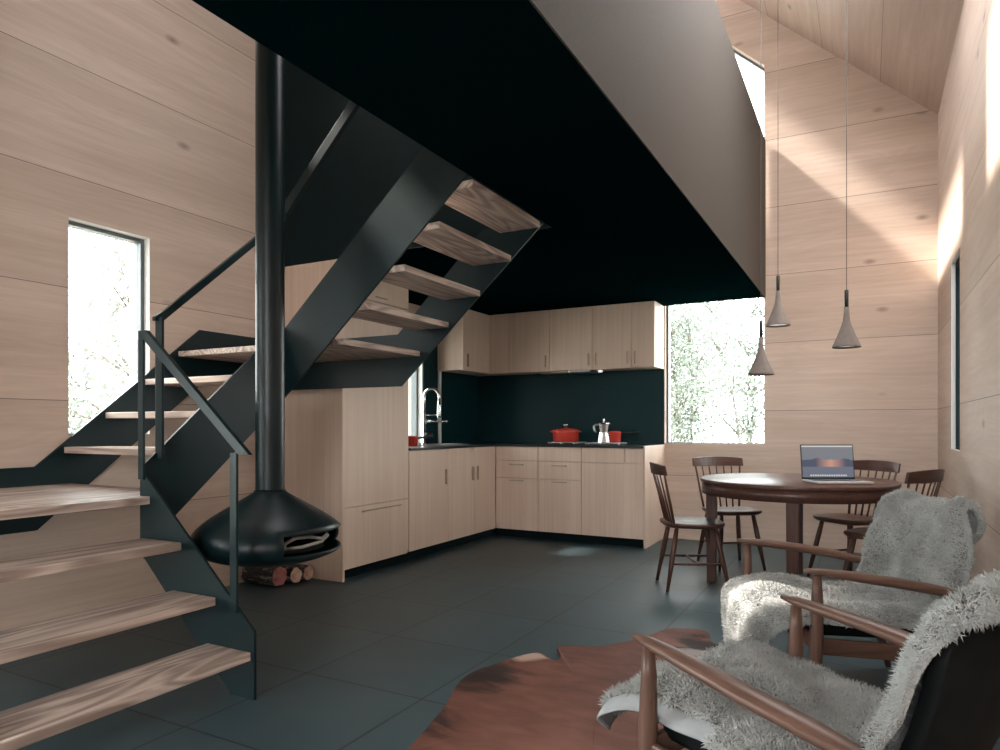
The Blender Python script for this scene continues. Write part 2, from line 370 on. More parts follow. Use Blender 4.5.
b.prism([(BX0, YB, wtop(BX0)), (BX1, YB, wtop(BX1)), (BX1, YB, zroof(BX1)), (BX0, YB, zroof(BX0))], e)
b.prism([(BX1, YB, 0), (XR, YB, 0), (XR, YB, EAVE_R), (BX1, YB, zroof(BX1))], e)
structure(b.build('wall_back', M['wall_x']), 'pale oak boarded gable wall behind the dining table', 'wall')
GZ = 2.6
b = MB(); e = (0, -T, 0)
b.slab(lambda u, v, w: (u, YS-T*w, v), (XL, XR), (0, EAVE_R), [(-1.15, .35, .9, 3.4)])  # unseen opening, added and sized for the light it lets in
b.prism([(XL, YS, EAVE_R), (XR, YS, EAVE_R), (RIDGE_X, YS, RIDGE_Z), (XL, YS, EAVE_L)], e)
structure(b.build('wall_front', M['wall_x']), 'oak boarded gable wall behind the viewer with an unseen opening added for light', 'wall')
# roof slopes (u = x, v = y) with skylights in the left slope; right opening added out of view for light
SKY = [(-3.2, -2.5, 4.6, 6.5), (-3.1, -2.35, 2.7, 3.6)]; ADDED_SKYR = [(-.65, .40, 3.2, 4.98)]
b = MB()
b.slab(lambda u, v, w: (u, v, RIDGE_Z-PITCH*(RIDGE_X-u)+.24*w), (XL-T, RIDGE_X), (YS-T, YB+T), SKY)
b.slab(lambda u, v, w: (u, v, zr(u)+.24*w), (RIDGE_X, XR+T), (YS-T, YB+T), ADDED_SKYR)
structure(b.build('ceiling', M['roof']), 'pale oak boarded pitched ceiling under the gable roof', 'ceiling')
# loft: slab, balustrade wall and dark closing wall over the stair
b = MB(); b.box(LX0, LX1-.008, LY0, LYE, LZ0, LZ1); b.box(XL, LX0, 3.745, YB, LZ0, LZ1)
structure(b.build('ceiling_loft', M['green_shaded']), 'dark green underside of the loft floor over the kitchen', 'ceiling')
structure(MB().prism([(LX1, LY0, LZ0-.001), (LX1, LY0, PAR_T), (LX1-.055, LY0, PAR_T), (LX1-.055, LY0, LZ1+.001), (LX1-.007, LY0, LZ1+.001), (LX1-.007, LY0, LZ0-.001)], (0, LYE-LY0, 0)).build('wall_loft', M['parapet']), 'taupe balustrade wall along the edge of the loft', 'wall')
structure(bx('wall_light_block', M['green'], None, LX0, LX0+.05, LY0, 2.74, LZ1, 4.3), 'unseen dark green wall added on the stair side of the loft to block skylight', 'wall')  # unseen wall, added to keep skylight off the left wall
b = MB(); b.prism([(XL+.02, 3.722, LZ0+.001), (LX0, 3.722, LZ0+.001), (LX0, 3.722, zroof(LX0)), (RIDGE_X, 3.722, RIDGE_Z), (XL+.02, 3.722, zroof(XL+.02))], (0, .022, 0))
structure(b.build('wall_stair', M['green']), 'dark green closing wall above the stairwell', 'wall')
# kitchen wall linings
structure(bx('trim_1', M['white'], None, XL, XL+.03, 5.86, 5.90, .923, LZ0), 'narrow trim strip between sink window and dark splashback, daylight painted on it', 'trim')  # wood strip coloured white so that it looks lit
structure(bx('wall_kitchen', M['green_lit'], None, XL, XL+.012, 5.60, 5.86, .923, LZ0), 'dark green wall strip beside the sink window', 'wall')
# windows
def window_x(name, x, y0, y1, z0, z1, d, label, fr=.026, fm='frame', dep=.05):
    """a window in a wall of constant x; d = outward sign; frame set back into the reveal"""
    w = thing(name, label, 'window', (x, (y0+y1)/2, z0), kind='structure'); a, c = x+d*dep, x+d*(dep+.07); x0, x1 = min(a, c), max(a, c); f = MB()
    f.box(x0, x1, y0, y0+fr, z0, z1).box(x0, x1, y1-fr, y1, z0, z1).box(x0, x1, y0+fr, y1-fr, z1-fr, z1).box(x0, x1, y0+fr, y1-fr, z0, z0+fr*.4)
    f.build('window_frame', M[fm], w, bevel=.003); q0, q1 = min(x, a), max(x, a)
    MB().box(q0, q1, y1-.004, y1, z0, z1).box(q0, q1, y0, y1-.004, z1-.004, z1).build('reveal', M['white'], w)  # far jamb and head lined white, daylight put into the colour
    bx('glass_pane', M['glass'], w, (x0+x1)/2-.004, (x0+x1)/2+.004, y0+fr, y1-fr, z0+fr*.4, z1-fr, bevel=0)
window_x('window_1', XL, *W1, -1, 'tall narrow window in the oak wall behind the staircase')
window_x('window_2', XL, *W3, -1, 'small window over the sink beside the tall cabinet')
window_x('window_added', XL, *WL, -1, 'unseen wide window added to the left behind the viewer for daylight')  # out of view, added to bring in daylight from the left
window_x('window_3', XR, *W4, 1, 'narrow slit window in the wall behind the armchairs', .05, 'plinth', .026)
w = thing('window_4', 'tall window beside the kitchen reaching up past the loft', 'window', ((BX0+BX1)/2, YB, BZ0), kind='structure'); f = MB(); fr = .02; y0, y1 = YB+.07, YB+.14
f.box(BX0, BX0+fr, y0, y1, BZ0, wtop(BX0)).box(BX1-fr*.4, BX1, y0, y1, BZ0, wtop(BX1)).box(BX0, BX1, y0, y1, BZ0, BZ0+fr*.4)
f.prism([(BX0, y0, wtop(BX0)-fr*1.4), (BX1, y0, wtop(BX1)-fr*1.4), (BX1, y0, wtop(BX1)), (BX0, y0, wtop(BX0))], (0, y1-y0, 0))
f.build('window_frame', M['frame'], w)
MB().prism([(BX0, YB+.10, BZ0), (BX1, YB+.10, BZ0), (BX1, YB+.10, wtop(BX1)), (BX0, YB+.10, wtop(BX0))], (0, .008, 0)).build('glass_pane', M['glass'], w)
# ------------------------------------------------------------------ staircase
stair = thing('staircase', 'dark steel staircase with knotty pine treads winding up to the loft', 'staircase', (-2.9, 2.2, 0))
SY, SYN, SX, NY, FY = 1.955, .95, -2.89, 2.80, 3.58
def plate_y(y, pts, t=.012): return MB().prism([(x, y, z) for x, z in pts], (0, t, 0))
def plate_x(x, pts, t=.012): return MB().prism([(x, y, z) for y, z in pts], (t, 0, 0))
S = M['steel']
f1 = [(-2.166, 0), (-2.166, .274), (-2.84, .867), (-2.888, .92), (-2.888, .52), (-2.85, .50), (-2.30, 0)]
plate_y(SY, f1).build('stringer', S, stair); plate_y(SYN-.012, f1).build('stringer', S, stair)
plate_x(SX, [(SY+.012, .924), (2.80, 1.66), (2.80, 1.24), (2.139, .687), (2.055, .618), (SY+.012, .54)]).build('stringer', S, stair)   # inner plate of the middle flight
plate_x(XL+.004, [(SYN, .885), (2.02, .885), (3.03, 1.73), (FY, 1.73), (FY, 1.385), (3.05, 1.385), (2.03, .55), (SYN, .55)]).build('stringer', S, stair)   # wall plate
plate_y(NY, [(-2.89, 1.62), (-1.745, 2.64), (-1.652, 2.64), (-1.652, 2.325), (-2.72, 1.385), (-2.89, 1.24)]).build('stringer', S, stair)
plate_y(FY, [(XL+.02, 1.355), (-2.64, 1.355), (-1.645, 2.262), (-1.645, 2.279), (-2.04, 2.279), (-2.665, 1.69), (XL+.02, 1.69)]).build('stringer', S, stair)
tm, tx = M['tread'], M['treadx']
def tread(x0, x1, y0, y1, zt, th=.034, mat=tm, name='tread'): return bx(name, mat, stair, x0, x1, y0, y1, zt-th, zt, bevel=.003)
tread(-2.437, -2.183, SYN, SY-.001, .190); tread(-2.655, -2.389, SYN, SY-.001, .387); tread(-2.867, -2.602, SYN, SY-.001, .598)
b = MB().box(XL+.02, -2.90, SYN, 2.20, .752, .786).box(-2.90, -2.818, SYN, SY-.001, .752, .786); b.build('landing', tm, stair)
for y, z in ((2.165, .986), (2.395, 1.178), (2.635, 1.383)): tread(XL+.018, SX-.001, y, y+.27, z, .034, tx)
tread(XL+.02, -2.49, 2.865, FY-.001, 1.574, .034, tm, 'landing')
for x1, z in ((-2.275, 1.740), (-2.052, 1.915), (-1.842, 2.102), (-1.655, 2.276)): tread(x1-.262, x1, NY+.013, FY-.001, z)
# guard rails: each rail a part, its posts sub-parts
def bar(pts, w, t, axis): # flat bar in plane of constant axis ('y' or 'x'), pts centre line of the underside
    return MB().prism(pts, (0, t, 0) if axis == 'y' else (t, 0, 0))
r1 = bar([(-2.885, SY-.012, 1.528), (-2.835, SY-.012, 1.528), (-2.182, SY-.012, .984), (-2.246, SY-.012, .984), (-2.853, SY-.012, 1.490), (-2.885, SY-.012, 1.490)], 0, .022, 'y').build('handrail', S, stair, bevel=.002)
bx('post', S, r1, -2.886, -2.850, SY-.012, SY, .86, 1.49); bx('post', S, r1, -2.293, -2.254, SY-.012, SY, .34, .99)
r2 = bar([(SX, 2.015, 1.600), (SX, 2.06, 1.632), (SX, 2.81, 2.29), (SX, 2.81, 2.245), (SX, 2.055, 1.582), (SX, 2.015, 1.582)], 0, .022, 'x').build('handrail', S, stair, bevel=.002)
bx('post', S, r2, SX, SX+.05, 2.03, 2.042, .95, 1.60)
r3 = bar([(-2.89, NY, 2.322), (-1.75, NY, 3.445), (-1.70, NY, 3.445), (-1.70, NY, 3.42), (-2.89, NY, 2.248)], 0, .03, 'y').build('handrail', S, stair, bevel=.002)
# ------------------------------------------------------------------ suspended fireplace
FX, FYY = -2.535, 2.386; SCL = 3.3/685
fire = thing('suspended_fireplace', 'black bowl-shaped fireplace hanging from its flue beside the staircase', 'fireplace', (FX, FYY, .4))
K = lambda px, v: (px*SCL, 1.1-(v-426)*SCL)
MB().tube([(FX, FYY, K(0, 489)[1]), (FX, FYY, zroof(FX))], 14*SCL, 32).build('flue', M['stove'], fire, smooth=True)
smooth_by_angle(fire.children[0])
prof = [K(*q) for q in ((14.05, 490.5), (14.6, 492.2), (17.5, 494.5), (25, 499), (34, 504.3), (42, 509), (50, 513.8), (57, 518.3), (63, 522.8), (68, 527.5), (71.2, 531.5), (73, 536.5), (73, 540), (71.5, 543.5), (69, 546.5), (65, 549.5), (60, 552), (53, 554.5), (45, 556.5), (35, 558), (22, 559), (0, 559.3))]
NL = 64; va = math.atan2(-FYY, -FX)     # azimuth from the fireplace towards the viewer
def skip(i, k):
    a = (2*PI*(k+.5)/NL-va+PI) % (2*PI)-PI
    return 9 <= i <= 13 and R(12) < a < R(112)
b = MB(); b.lathe(prof, (FX, FYY, 0), NL, skip, caps=False); h = b.build('hood', M['stove'], fire, smooth=True, solid=.012)
inner = [(.28, .652), (.295, .625), (.295, .545), (.255, .520), (.12, .50), (0, .498)]
MB().lathe(inner, (FX, FYY, 0), 48, lambda i, k: i < 3 and R(5) < ((2*PI*(k+.5)/48-va+PI) % (2*PI)-PI) < R(118), caps=False).build('fire_pan', M['soot'], fire, smooth=True)
def branch(name, label, pts, rad):
    P = [Vector(p) for p in pts]; c = sum(P, Vector())/len(P); return props(MB().tube(P, rad, 8).build(name, M['drift'], None, loc=(c.x, c.y, min(p.z for p in P)), smooth=True), label, 'driftwood', 'driftwood in the fireplace')
def fp(a, r, z): return (FX+r*math.cos(va+R(a)), FYY+r*math.sin(va+R(a)), z)
branch('driftwood', 'pale crooked driftwood branch arching across the fireplace opening', [fp(13, .27, .545), fp(14, .27, .572), fp(24, .265, .592), fp(45, .25, .585), fp(62, .26, .565), fp(80, .265, .572), fp(98, .265, .585)], [.006, .008, .009, .009, .009, .007, .004])
branch('driftwood', 'pale straight driftwood stick lying along the fireplace opening', [fp(10, .27, .548), fp(30, .275, .548), fp(60, .265, .552), fp(88, .27, .562), fp(96, .265, .572)], [.007, .008, .008, .007, .004])
# firewood logs under the fireplace
def log(y, r, x0, x1, z, em, label, seed, rise=0.):
    random.seed(seed); lg = thing('firewood_log', label, 'log', ((x0+x1)/2, y, 0), 'firewood logs under the fireplace'); n = 18
    jit = [r*(1+random.uniform(-.09, .09)) for _ in range(n)]
    b = MB(); rings = []
    for i in range(7):
        x = x0+(x1-x0)*i/6; rings.append([b.bm.verts.new((x, y+jit[k]*(1+random.uniform(-.04, .04))*math.cos(2*PI*k/n), z+jit[k]*(1+random.uniform(-.04, .04))*math.sin(2*PI*k/n))) for k in range(n)])
    for a, c in zip(rings, rings[1:]):
        for k in range(n): b.face([a[k], a[(k+1) % n], c[(k+1) % n], c[k]])
    b.build('bark', M['bark'], lg, smooth=True)
    for x, s in ((x1, 1), (x0, -1)):
        b = MB(); b.prism([(x-.004*s, y+jit[k]*.97*math.cos(2*PI*k/n), z+jit[k]*.97*math.sin(2*PI*k/n)) for k in range(n)], (.008*s, 0, 0))
        b.build('cut_end', em, lg)
log(3.42, .067, XL+.03, -3.545, .071, M['end_red'], 'dark-barked log with reddish cut end, nearest the viewer', 1)
log(3.548, .053, XL+.03, -3.52, .057, M['end_pale'], 'pale-ended log in the middle of the row under the fireplace', 2)
log(3.660, .050, XL+.03, -3.51, .054, M['end_pale'], 'pale-ended log lying against the oak cabinet side', 3)
# ------------------------------------------------------------------ kitchen
C = M['cab']
def hbar_y(par, x, y0, y1, z):      # horizontal bar handle on a front facing +x
    MB().box(x, x+.022, y0, y1, z-.003, z+.003).build('handle', M['handle'], par, bevel=.002)
def hbar_x(par, y, x0, x1, z):      # horizontal bar handle on a front facing -y
    MB().box(x0, x1, y-.022, y, z-.003, z+.003).build('handle', M['handle'], par, bevel=.002)
def vbar(par, p, dirv, z0, z1):
    x, y = p; d = .022
    if dirv == 'x': MB().box(x, x+d, y-.003, y+.003, z0, z1).build('handle', M['handle'], par, bevel=.002)
    else: MB().box(x-.003, x+.003, y-d, y, z0, z1).build('handle', M['handle'], par, bevel=.002)
FXk, G = -3.27, .0025            # front plane of the left run, half gap between fronts
t = thing('tall_cabinet', 'tall pale oak fridge cabinet standing behind the hanging fireplace', 'cabinet', (-3.56, 4.15, 0))
bx('side_panel', C, t, XL+.005, -3.25, 3.722, 3.744, 0, LZ0)
bx('carcass', C, t, XL+.005, FXk-.022, 3.744, 4.525, .10, 2.278)
bx('side_panel', C, t, XL+.005, FXk-.005, 4.525, 4.543, .10, 2.278)
bx('plinth', M['plinth'], t, XL+.005, FXk-.04, 3.744, 4.543, 0, .10)
d = bx('drawer', C, t, FXk-.022, FXk, 3.744+G, 4.525-G, .075, .515-G); hbar_y(d, FXk, 3.95, 4.42, .475)
bx('door', C, t, FXk-.022, FXk, 3.744+G, 4.525-G, .515+G, 2.038-G)
d = bx('door', C, t, FXk-.022, FXk, 3.744+G, 4.525-G, 2.038+G, 2.277); hbar_y(d, FXk, 4.11, 4.24, 2.075)
def base_left(name, label, y0, y1, doors):
    t = thing(name, label, 'cabinet', (-3.6, (y0+y1)/2, 0), 'base cabinets of the kitchen'); bx('carcass', C, t, XL+.014, FXk-.022, y0, y1, .085, .898); bx('plinth', M['plinth'], t, XL+.014, FXk-.04, y0, y1, 0, .085)
    for a, c, h in doors:
        d = bx('door', C, t, FXk-.022, FXk, a+G, c-G, .080, .896)
        if h: vbar(d, (FXk, h), 'x', .59, .72)
base_left('base_cabinet', 'oak base cabinet under the sink, single wide door beside the tall cabinet', 4.545, 5.13, [(4.545, 5.13, 5.085)])
base_left('base_cabinet', 'oak base cabinet with two narrow doors ending at the inner corner', 5.131, 6.012, [(5.131, 5.60, 5.555), (5.60, 6.012, 5.64)])
FY2 = 6.01
def base_back(label, x0, x1, fronts):
    t = thing('base_cabinet', label, 'cabinet', ((x0+x1)/2, 6.35, 0), 'base cabinets of the kitchen'); bx('carcass', C, t, x0, x1, FY2+.022, YB-.002, .085, .898); bx('plinth', M['plinth'], t, x0, x1, 6.07, YB-.002, 0, .085)
    for n, a, c, z0, z1, h in fronts:
        d = bx(n, C, t, a+G, c-G, FY2, FY2+.022, z0+G, z1-G)
        if h: hbar_x(d, FY2, (a+c)/2-.075, (a+c)/2+.075, h)
for x0, x1, l in ((-3.268, -2.803, 'oak drawer cabinet at the inner corner of the kitchen'), (-2.803, -2.355, 'oak drawer cabinet under the red casserole, middle of the back run')):
    base_back(l, x0, x1, [('panel', x0, x1, .762, .898, None), ('drawer', x0, x1, .590, .762, .722), ('drawer', x0, x1, .080, .590, .565)])
base_back('oak base cabinet with plain tall fronts under the coffee maker', -2.355, -1.762, [('panel', -2.355, -1.935, .762, .898, None), ('panel', -1.935, -1.762, .762, .898, None), ('door', -2.355, -1.762, .080, .762, None)])
props(bx('end_panel', C, None, -1.7615, -1.749, FY2-.004, YB-.002, 0, .9205), 'pale oak end panel closing the kitchen run beside the dining table', 'panel')
b = MB(); b.prism([(XL+.001, 4.545, .90), (-3.252, 4.545, .90), (-3.252, 5.99, .90), (-1.762, 5.99, .90), (-1.762, YB-.002, .90), (XL+.001, YB-.002, .90)], (0, 0, .020))
props(b.build('worktop', M['black'], bevel=.002), 'thin black L-shaped worktop over the oak base cabinets', 'worktop')
props(bx('splashback', M['green_lit'], None, XL+.001, -1.755, YB-.012, YB-.001, .921, 1.66), 'dark green splashback panel behind the red cookware', 'splashback')
props(bx('splashback', M['green_lit'], None, XL+.001, XL+.012, 5.902, YB-.014, .921, 1.66), 'dark green splashback panel on the side wall beyond the tap', 'splashback')
UY, UX, UZ0, UZ1 = 6.35, -3.534, 1.655, 2.277
def upper(label, x0, x1, h):
    t = thing('wall_cabinet', label, 'cabinet', ((x0+x1)/2, 6.5, UZ0), 'oak wall cabinets'); bx('carcass', C, t, x0, x1, UY+.02, YB-.014, UZ0+.004, UZ1); d = bx('door', C, t, x0+G, x1-G, UY, UY+.0195, UZ0, UZ1-.002)
    for hx in h: vbar(d, (hx, UY), 'y', UZ0+.04, UZ0+.16)
upper('narrow oak wall cabinet in the inner corner', UX+.002, -3.293, [])
upper('oak wall cabinet, second from the inner corner', -3.293, -2.834, [-2.875])
upper('oak wall cabinet above the red casserole', -2.834, -2.378, [-2.415])
upper('oak wall cabinet above the coffee maker', -2.378, -1.984, [-2.335, -2.02])
upper('narrow oak wall cabinet beside the tall window', -1.984, -1.758, [-1.945])
t = thing('wall_cabinet', 'oak wall cabinet on the side wall near the tap, end panel brightly lit', 'cabinet', (-3.7, 6.1, UZ0), 'oak wall cabinets')
bx('carcass', C, t, XL+.032, UX-.02, 5.82, UY, UZ0+.004, UZ1); d = bx('door', C, t, UX-.0195, UX, 5.82, UY-G, UZ0, UZ1-.002); vbar(d, (UX, 5.90), 'x', UZ0+.04, UZ0+.17)
bx('filler', C, t, XL+.032, UX, UY+.001, YB-.014, UZ0+.004, UZ1)
t = thing('range_hood', 'slim steel slide-out range hood under the oak wall cabinets', 'range hood', (-2.8, 6.35, 1.63)); bx('body', M['brushed'], t, -2.97, -2.40, 6.36, 6.62, 1.634, 1.654); bx('front_lip', M['chrome'], t, -2.97, -2.62, 6.335, 6.36, 1.630, 1.650)
MB().lathe([(0, 1.626), (.022, 1.628), (.024, 1.650), (0, 1.652)], (-2.31, 6.40, 0), 20).build('lamp', M['lens'], t, smooth=True)
# hob, sink, tap
t = thing('hob', 'black gas hob set in the worktop under the range hood', 'hob', (-2.35, 6.3, .92)); bx('plate', M['black'], t, -2.80, -2.02, 6.08, 6.56, .9205, .926)
for gx in (-2.62, -2.20):
    b = MB()
    for s in (-.11, 0, .11): b.box(gx-.16, gx+.16, 6.30+s-.005, 6.30+s+.005, .934, .942).box(gx+s-.005, gx+s+.005, 6.14, 6.46, .934, .942)
    for a in (-.15, .15):
        for c in (-.11, .11): b.box(gx+a-.006, gx+a+.006, 6.30+c-.006, 6.30+c+.006, .925, .936)
    b.build('grate', M['brushed'], t)
for k in range(4): MB().lathe([(0, .926), (.016, .926), (.014, .945), (0, .945)], (-2.60+.13*k, 6.105, 0), 16).build('knob', M['brushed'], t, smooth=True)
t = thing('sink', 'steel sink rim set in the black worktop below the tap', 'sink', (-3.58, 5.45, .9)); b = MB(); b.slab(lambda u, v, w: (u, v, .9205+.004*w), (-3.76, -3.40), (5.22, 5.72), [(-3.745, -3.415, 5.235, 5.705)]); b.build('rim', M['brushed'], t)
bx('basin', M['black'], t, -3.745, -3.415, 5.235, 5.705, .9203, .9212, bevel=0)
FX2, FY3 = -3.78, 5.50
t = thing('kitchen_tap', 'tall chrome spring tap standing by the sink window', 'tap', (FX2, FY3, .92)); Cc = M['chrome']
MB().lathe([(.030, .921), (.030, .93), (.020, .94), (.018, 1.22), (0, 1.22)], (FX2, FY3, 0), 20).build('stem', Cc, t, smooth=True)
arc = [(FX2, FY3, 1.21), (FX2, FY3, 1.35)]+[(FX2+.06-.06*math.cos(PI*k/10), FY3+.04-.04*math.cos(PI*k/10), 1.385+.075*math.sin(PI*k/10)) for k in range(11)]+[(FX2+.12, FY3+.08, 1.32)]
MB().tube(arc, .015, 12).build('spring_hose', Cc, t, smooth=True)
MB().tube([(FX2+.12, FY3+.08, 1.34), (FX2+.12, FY3+.08, 1.30), (FX2+.12, FY3+.08, 1.20), (FX2+.12, FY3+.08, 1.175)], [.016, .02, .022, .018], 12).build('spray_head', Cc, t, smooth=True)
MB().tube([(FX2, FY3, 1.205), (FX2+.12, FY3+.08, 1.205)], .006, 8).build('support_arm', Cc, t, smooth=True)
MB().tube([(FX2, FY3, 1.145), (FX2+.19, FY3+.127, 1.145)], [.012, .008], 10).build('spout', Cc, t, smooth=True)
MB().tube([(FX2+.005, FY3, 1.02), (FX2+.075, FY3+.03, 1.02)], [.022, .018], 12).build('lever', M['bakelite'], t, smooth=True)
# cookware
def ell(b, prof, c, sx, sy, n=36): return b.lathe(prof, c, n, None, sx, sy)
c = (-2.635, 6.30, .942); t = thing('casserole', 'large red oval casserole with lid standing on the hob', 'casserole', c)
ell(MB(), [(.92, 0), (1., .006), (1.06, .10), (1.08, .108), (1.03, .108), (.94, .02), (0, .015)], c, .128, .10).build('pot', M['red'], t, smooth=True)
l = ell(MB(), [(1.09, .109), (1.09, .116), (.8, .130), (.3, .140), (0, .141)], c, .128, .10).build('lid', M['red'], t, smooth=True)
MB().lathe([(.011, .14), (.011, .155), (.024, .162), (.026, .172), (.010, .178), (0, .178)], c, 20).build('knob', Cc, l, smooth=True)
for s in (-1, 1): MB().tube([(c[0]+s*.126, 6.265, 1.043), (c[0]+s*.158, 6.28, 1.046), (c[0]+s*.162, 6.30, 1.046), (c[0]+s*.158, 6.32, 1.046), (c[0]+s*.126, 6.335, 1.043)], .007, 8).build('handle', M['red'], t, smooth=True)
c = (-2.212, 6.22, .942); t = thing('moka_pot', 'silver eight-sided stovetop coffee maker standing on the hob', 'coffee maker', c)
MB().lathe([(.055, 0), (.057, .004), (.043, .085), (.040, .088)], c, 8).build('boiler', M['alu'], t)
MB().lathe([(.040, .088), (.044, .092), (.044, .098), (.038, .104), (.050, .172), (.053, .180), (.044, .182)], c, 8).build('jug', M['alu'], t)
MB().prism([(c[0]+.046, c[1]-.016, c[2]+.178), (c[0]+.074, c[1], c[2]+.178), (c[0]+.046, c[1]+.016, c[2]+.178), (c[0]+.040, c[1], c[2]+.13)], (0, 0, .003)).build('spout', M['alu'], t)
MB().lathe([(.054, .181), (.050, .187), (.012, .198), (0, .199)], c, 8).build('lid', M['alu'], t)
MB().lathe([(.007, .197), (.007, .208), (.012, .212), (.010, .226), (0, .228)], c, 12).build('knob', M['brushed'], t)
MB().tube([(c[0]-.048, c[1], c[2]+.172), (c[0]-.085, c[1], c[2]+.170), (c[0]-.098, c[1], c[2]+.150), (c[0]-.092, c[1], c[2]+.115), (c[0]-.076, c[1], c[2]+.098)], [.009, .010, .011, .010, .006], 10).build('handle', M['brushed'], t, smooth=True)
def saucepan(name, label, c, ang, r=.075, h=.095):
    t = thing(name, label, 'saucepan', c, 'red saucepans'); MB().lathe([(r*.88, 0), (r*.92, .004), (r, h), (r*1.03, h+.004), (r*.95, h+.002), (r*.86, .012), (0, .01)], c, 32).build('pan', M['red'], t, smooth=True)
    MB().lathe([(r*.99, h+.004), (r*.97, h+.010), (r*.3, h+.02), (0, h+.021)], c, 32).build('lid', M['red'], t, smooth=True)
    d = Vector((math.cos(ang), math.sin(ang), 0)); p = Vector(c)+Vector((0, 0, h-.008))
    MB().tube([p+d*(r-.004), p+d*(r+.03)+Vector((0, 0, .006)), p+d*(r+.15)+Vector((0, 0, .016)), p+d*(r+.165)+Vector((0, 0, .016))], [.009, .011, .013, .008], 10).build('handle', M['bakelite'], t, smooth=True)
saucepan('saucepan', 'small red saucepan behind the coffee maker on the hob', (-2.155, 6.38, .942), R(12), .062, .092)
saucepan('saucepan', 'small red saucepan on the worktop below the sink window', (-3.62, 5.04, .9205), R(60), .075, .075)
# ------------------------------------------------------------------ pendant lamps
def pendant(x, y, z, label):
    t = thing('pendant_lamp', label, 'lamp', (x, y, z), 'concrete pendant lamps over the dining table')
    MB().lathe([(.080, .008), (.085, 0), (.086, .004), (.082, .016), (.060, .065), (.042, .110), (.028, .150), (.021, .178), (.0175, .21), (.0150, .262), (0, .263)], (x, y, z), 40, caps=False).build('shade', M['concrete'], t, smooth=True)
    MB().lathe([(.0125, .26), (.0125, .372), (.004, .376), (0, .376)], (x, y, z), 16).build('neck', M['bakelite'], t, smooth=True)
    MB().lathe([(0, .014), (.080, .014), (.079, .018), (0, .018)], (x, y, z), 40, caps=False).build('diffuser', M['lens'], t)
    MB().tube([(x, y, z+.37), (x, y, zroof(x))], .0022, 8).build('cord', M['cord'], t)
pendant(-0.648, 5.042, 1.454, 'taupe concrete pendant lamp hanging lowest, in front of the tall window')
pendant(-0.584, 5.473, 1.845, 'taupe concrete pendant lamp hanging highest, just beyond the loft corner')
pendant(-0.117, 4.986, 1.610, 'taupe concrete pendant lamp above the laptop, nearest the slit window')
# ------------------------------------------------------------------ dining table, laptop, chairs
TC = Vector((-.425, 5.02, 0)); TR = .618
t = thing('dining_table', 'round dark walnut dining table with four square legs', 'table', TC)
MB().lathe([(0, .716), (TR-.006, .716), (TR-.001, .719), (TR, .728), (TR-.001, .737), (TR-.006, .741), (0, .741)], TC, 96).build('tabletop', M['dark_walnut'], t, smooth=True); smooth_by_angle(t.children[0], 50)
MB().lathe([(TR-.05, .716), (TR-.010, .716), (TR-.010, .640), (TR-.05, .640), (TR-.05, .716)], TC, 96, caps=False).build('apron', M['dark_walnut'], t, smooth=True); smooth_by_angle(t.children[1], 50)
for k in range(4):
    a = R(273+90*k); d = Vector((math.cos(a), math.sin(a), 0)); n = Vector((-d.y, d.x, 0)); p = TC+d*(TR-.072)
    b = MB(); lo = [p+d*s1*.031+n*s2*.031+Vector((0, 0, 0)) for s1, s2 in ((-1, -1), (1, -1), (1, 1), (-1, 1))]; hi = [p+d*s1*.036+n*s2*.036+Vector((0, 0, .715)) for s1, s2 in ((-1, -1), (1, -1), (1, 1), (-1, 1))]
    lv = [b.bm.verts.new(q) for q in lo]; hv = [b.bm.verts.new(q) for q in hi]; b.face(lv[::-1]); b.face(hv)
    for i in range(4): b.face([lv[i], lv[(i+1) % 4], hv[(i+1) % 4], hv[i]])
    b.build('leg', M['dark_walnut_v'], t, bevel=.004)
# laptop
lp = thing('laptop', 'silver laptop open on the dining table showing a mountain picture', 'laptop', (0, 0, 0))
base = MB().box(0, .24, -.172, .172, .002, .014).build('base', M['alum_lap'], lp, bevel=.004)
b = MB()
for r_ in range(5):
    for k in range(13): b.box(.045+r_*.019, .060+r_*.019, -.15+k*.0232, -.131+k*.0232, .0142, .0156)
kb = b.build('keyboard', M['bakelite'], base); bx('trackpad', M['alum_lap'], base, .155, .225, -.05, .05, .014, .0144, bevel=0)
sa = R(7)
b = MB(); up = Vector((-math.sin(sa), 0, math.cos(sa))); o0 = Vector((.004, 0, .014)); nn = Vector((-math.cos(sa), 0, -math.sin(sa)))
b.prism([o0+Vector((0, -.172, 0)), o0+Vector((0, .172, 0)), o0+Vector((0, .172, 0))+up*.226, o0+Vector((0, -.172, 0))+up*.226], nn*.006)
lid = b.build('lid', M['bakelite'], lp, bevel=.002)
b = MB(); uvl = b.bm.loops.layers.uv.new('UVMap'); e0 = o0-nn*.0006
f = b.face([b.bm.verts.new(e0+Vector((0, y, 0))+up*z) for y, z in ((-.166, .012), (.166, .012), (.166, .219), (-.166, .219))])
for l_, uvc in zip(f.loops, ((0, 0), (1, 0), (1, 1), (0, 1))): l_[uvl].uv = uvc
b.build('screen', M['screen'], lid, normals=False)
lp.location = (-.222, 4.93, .741); lp.rotation_euler = (0, 0, math.atan2(-.885, .467))
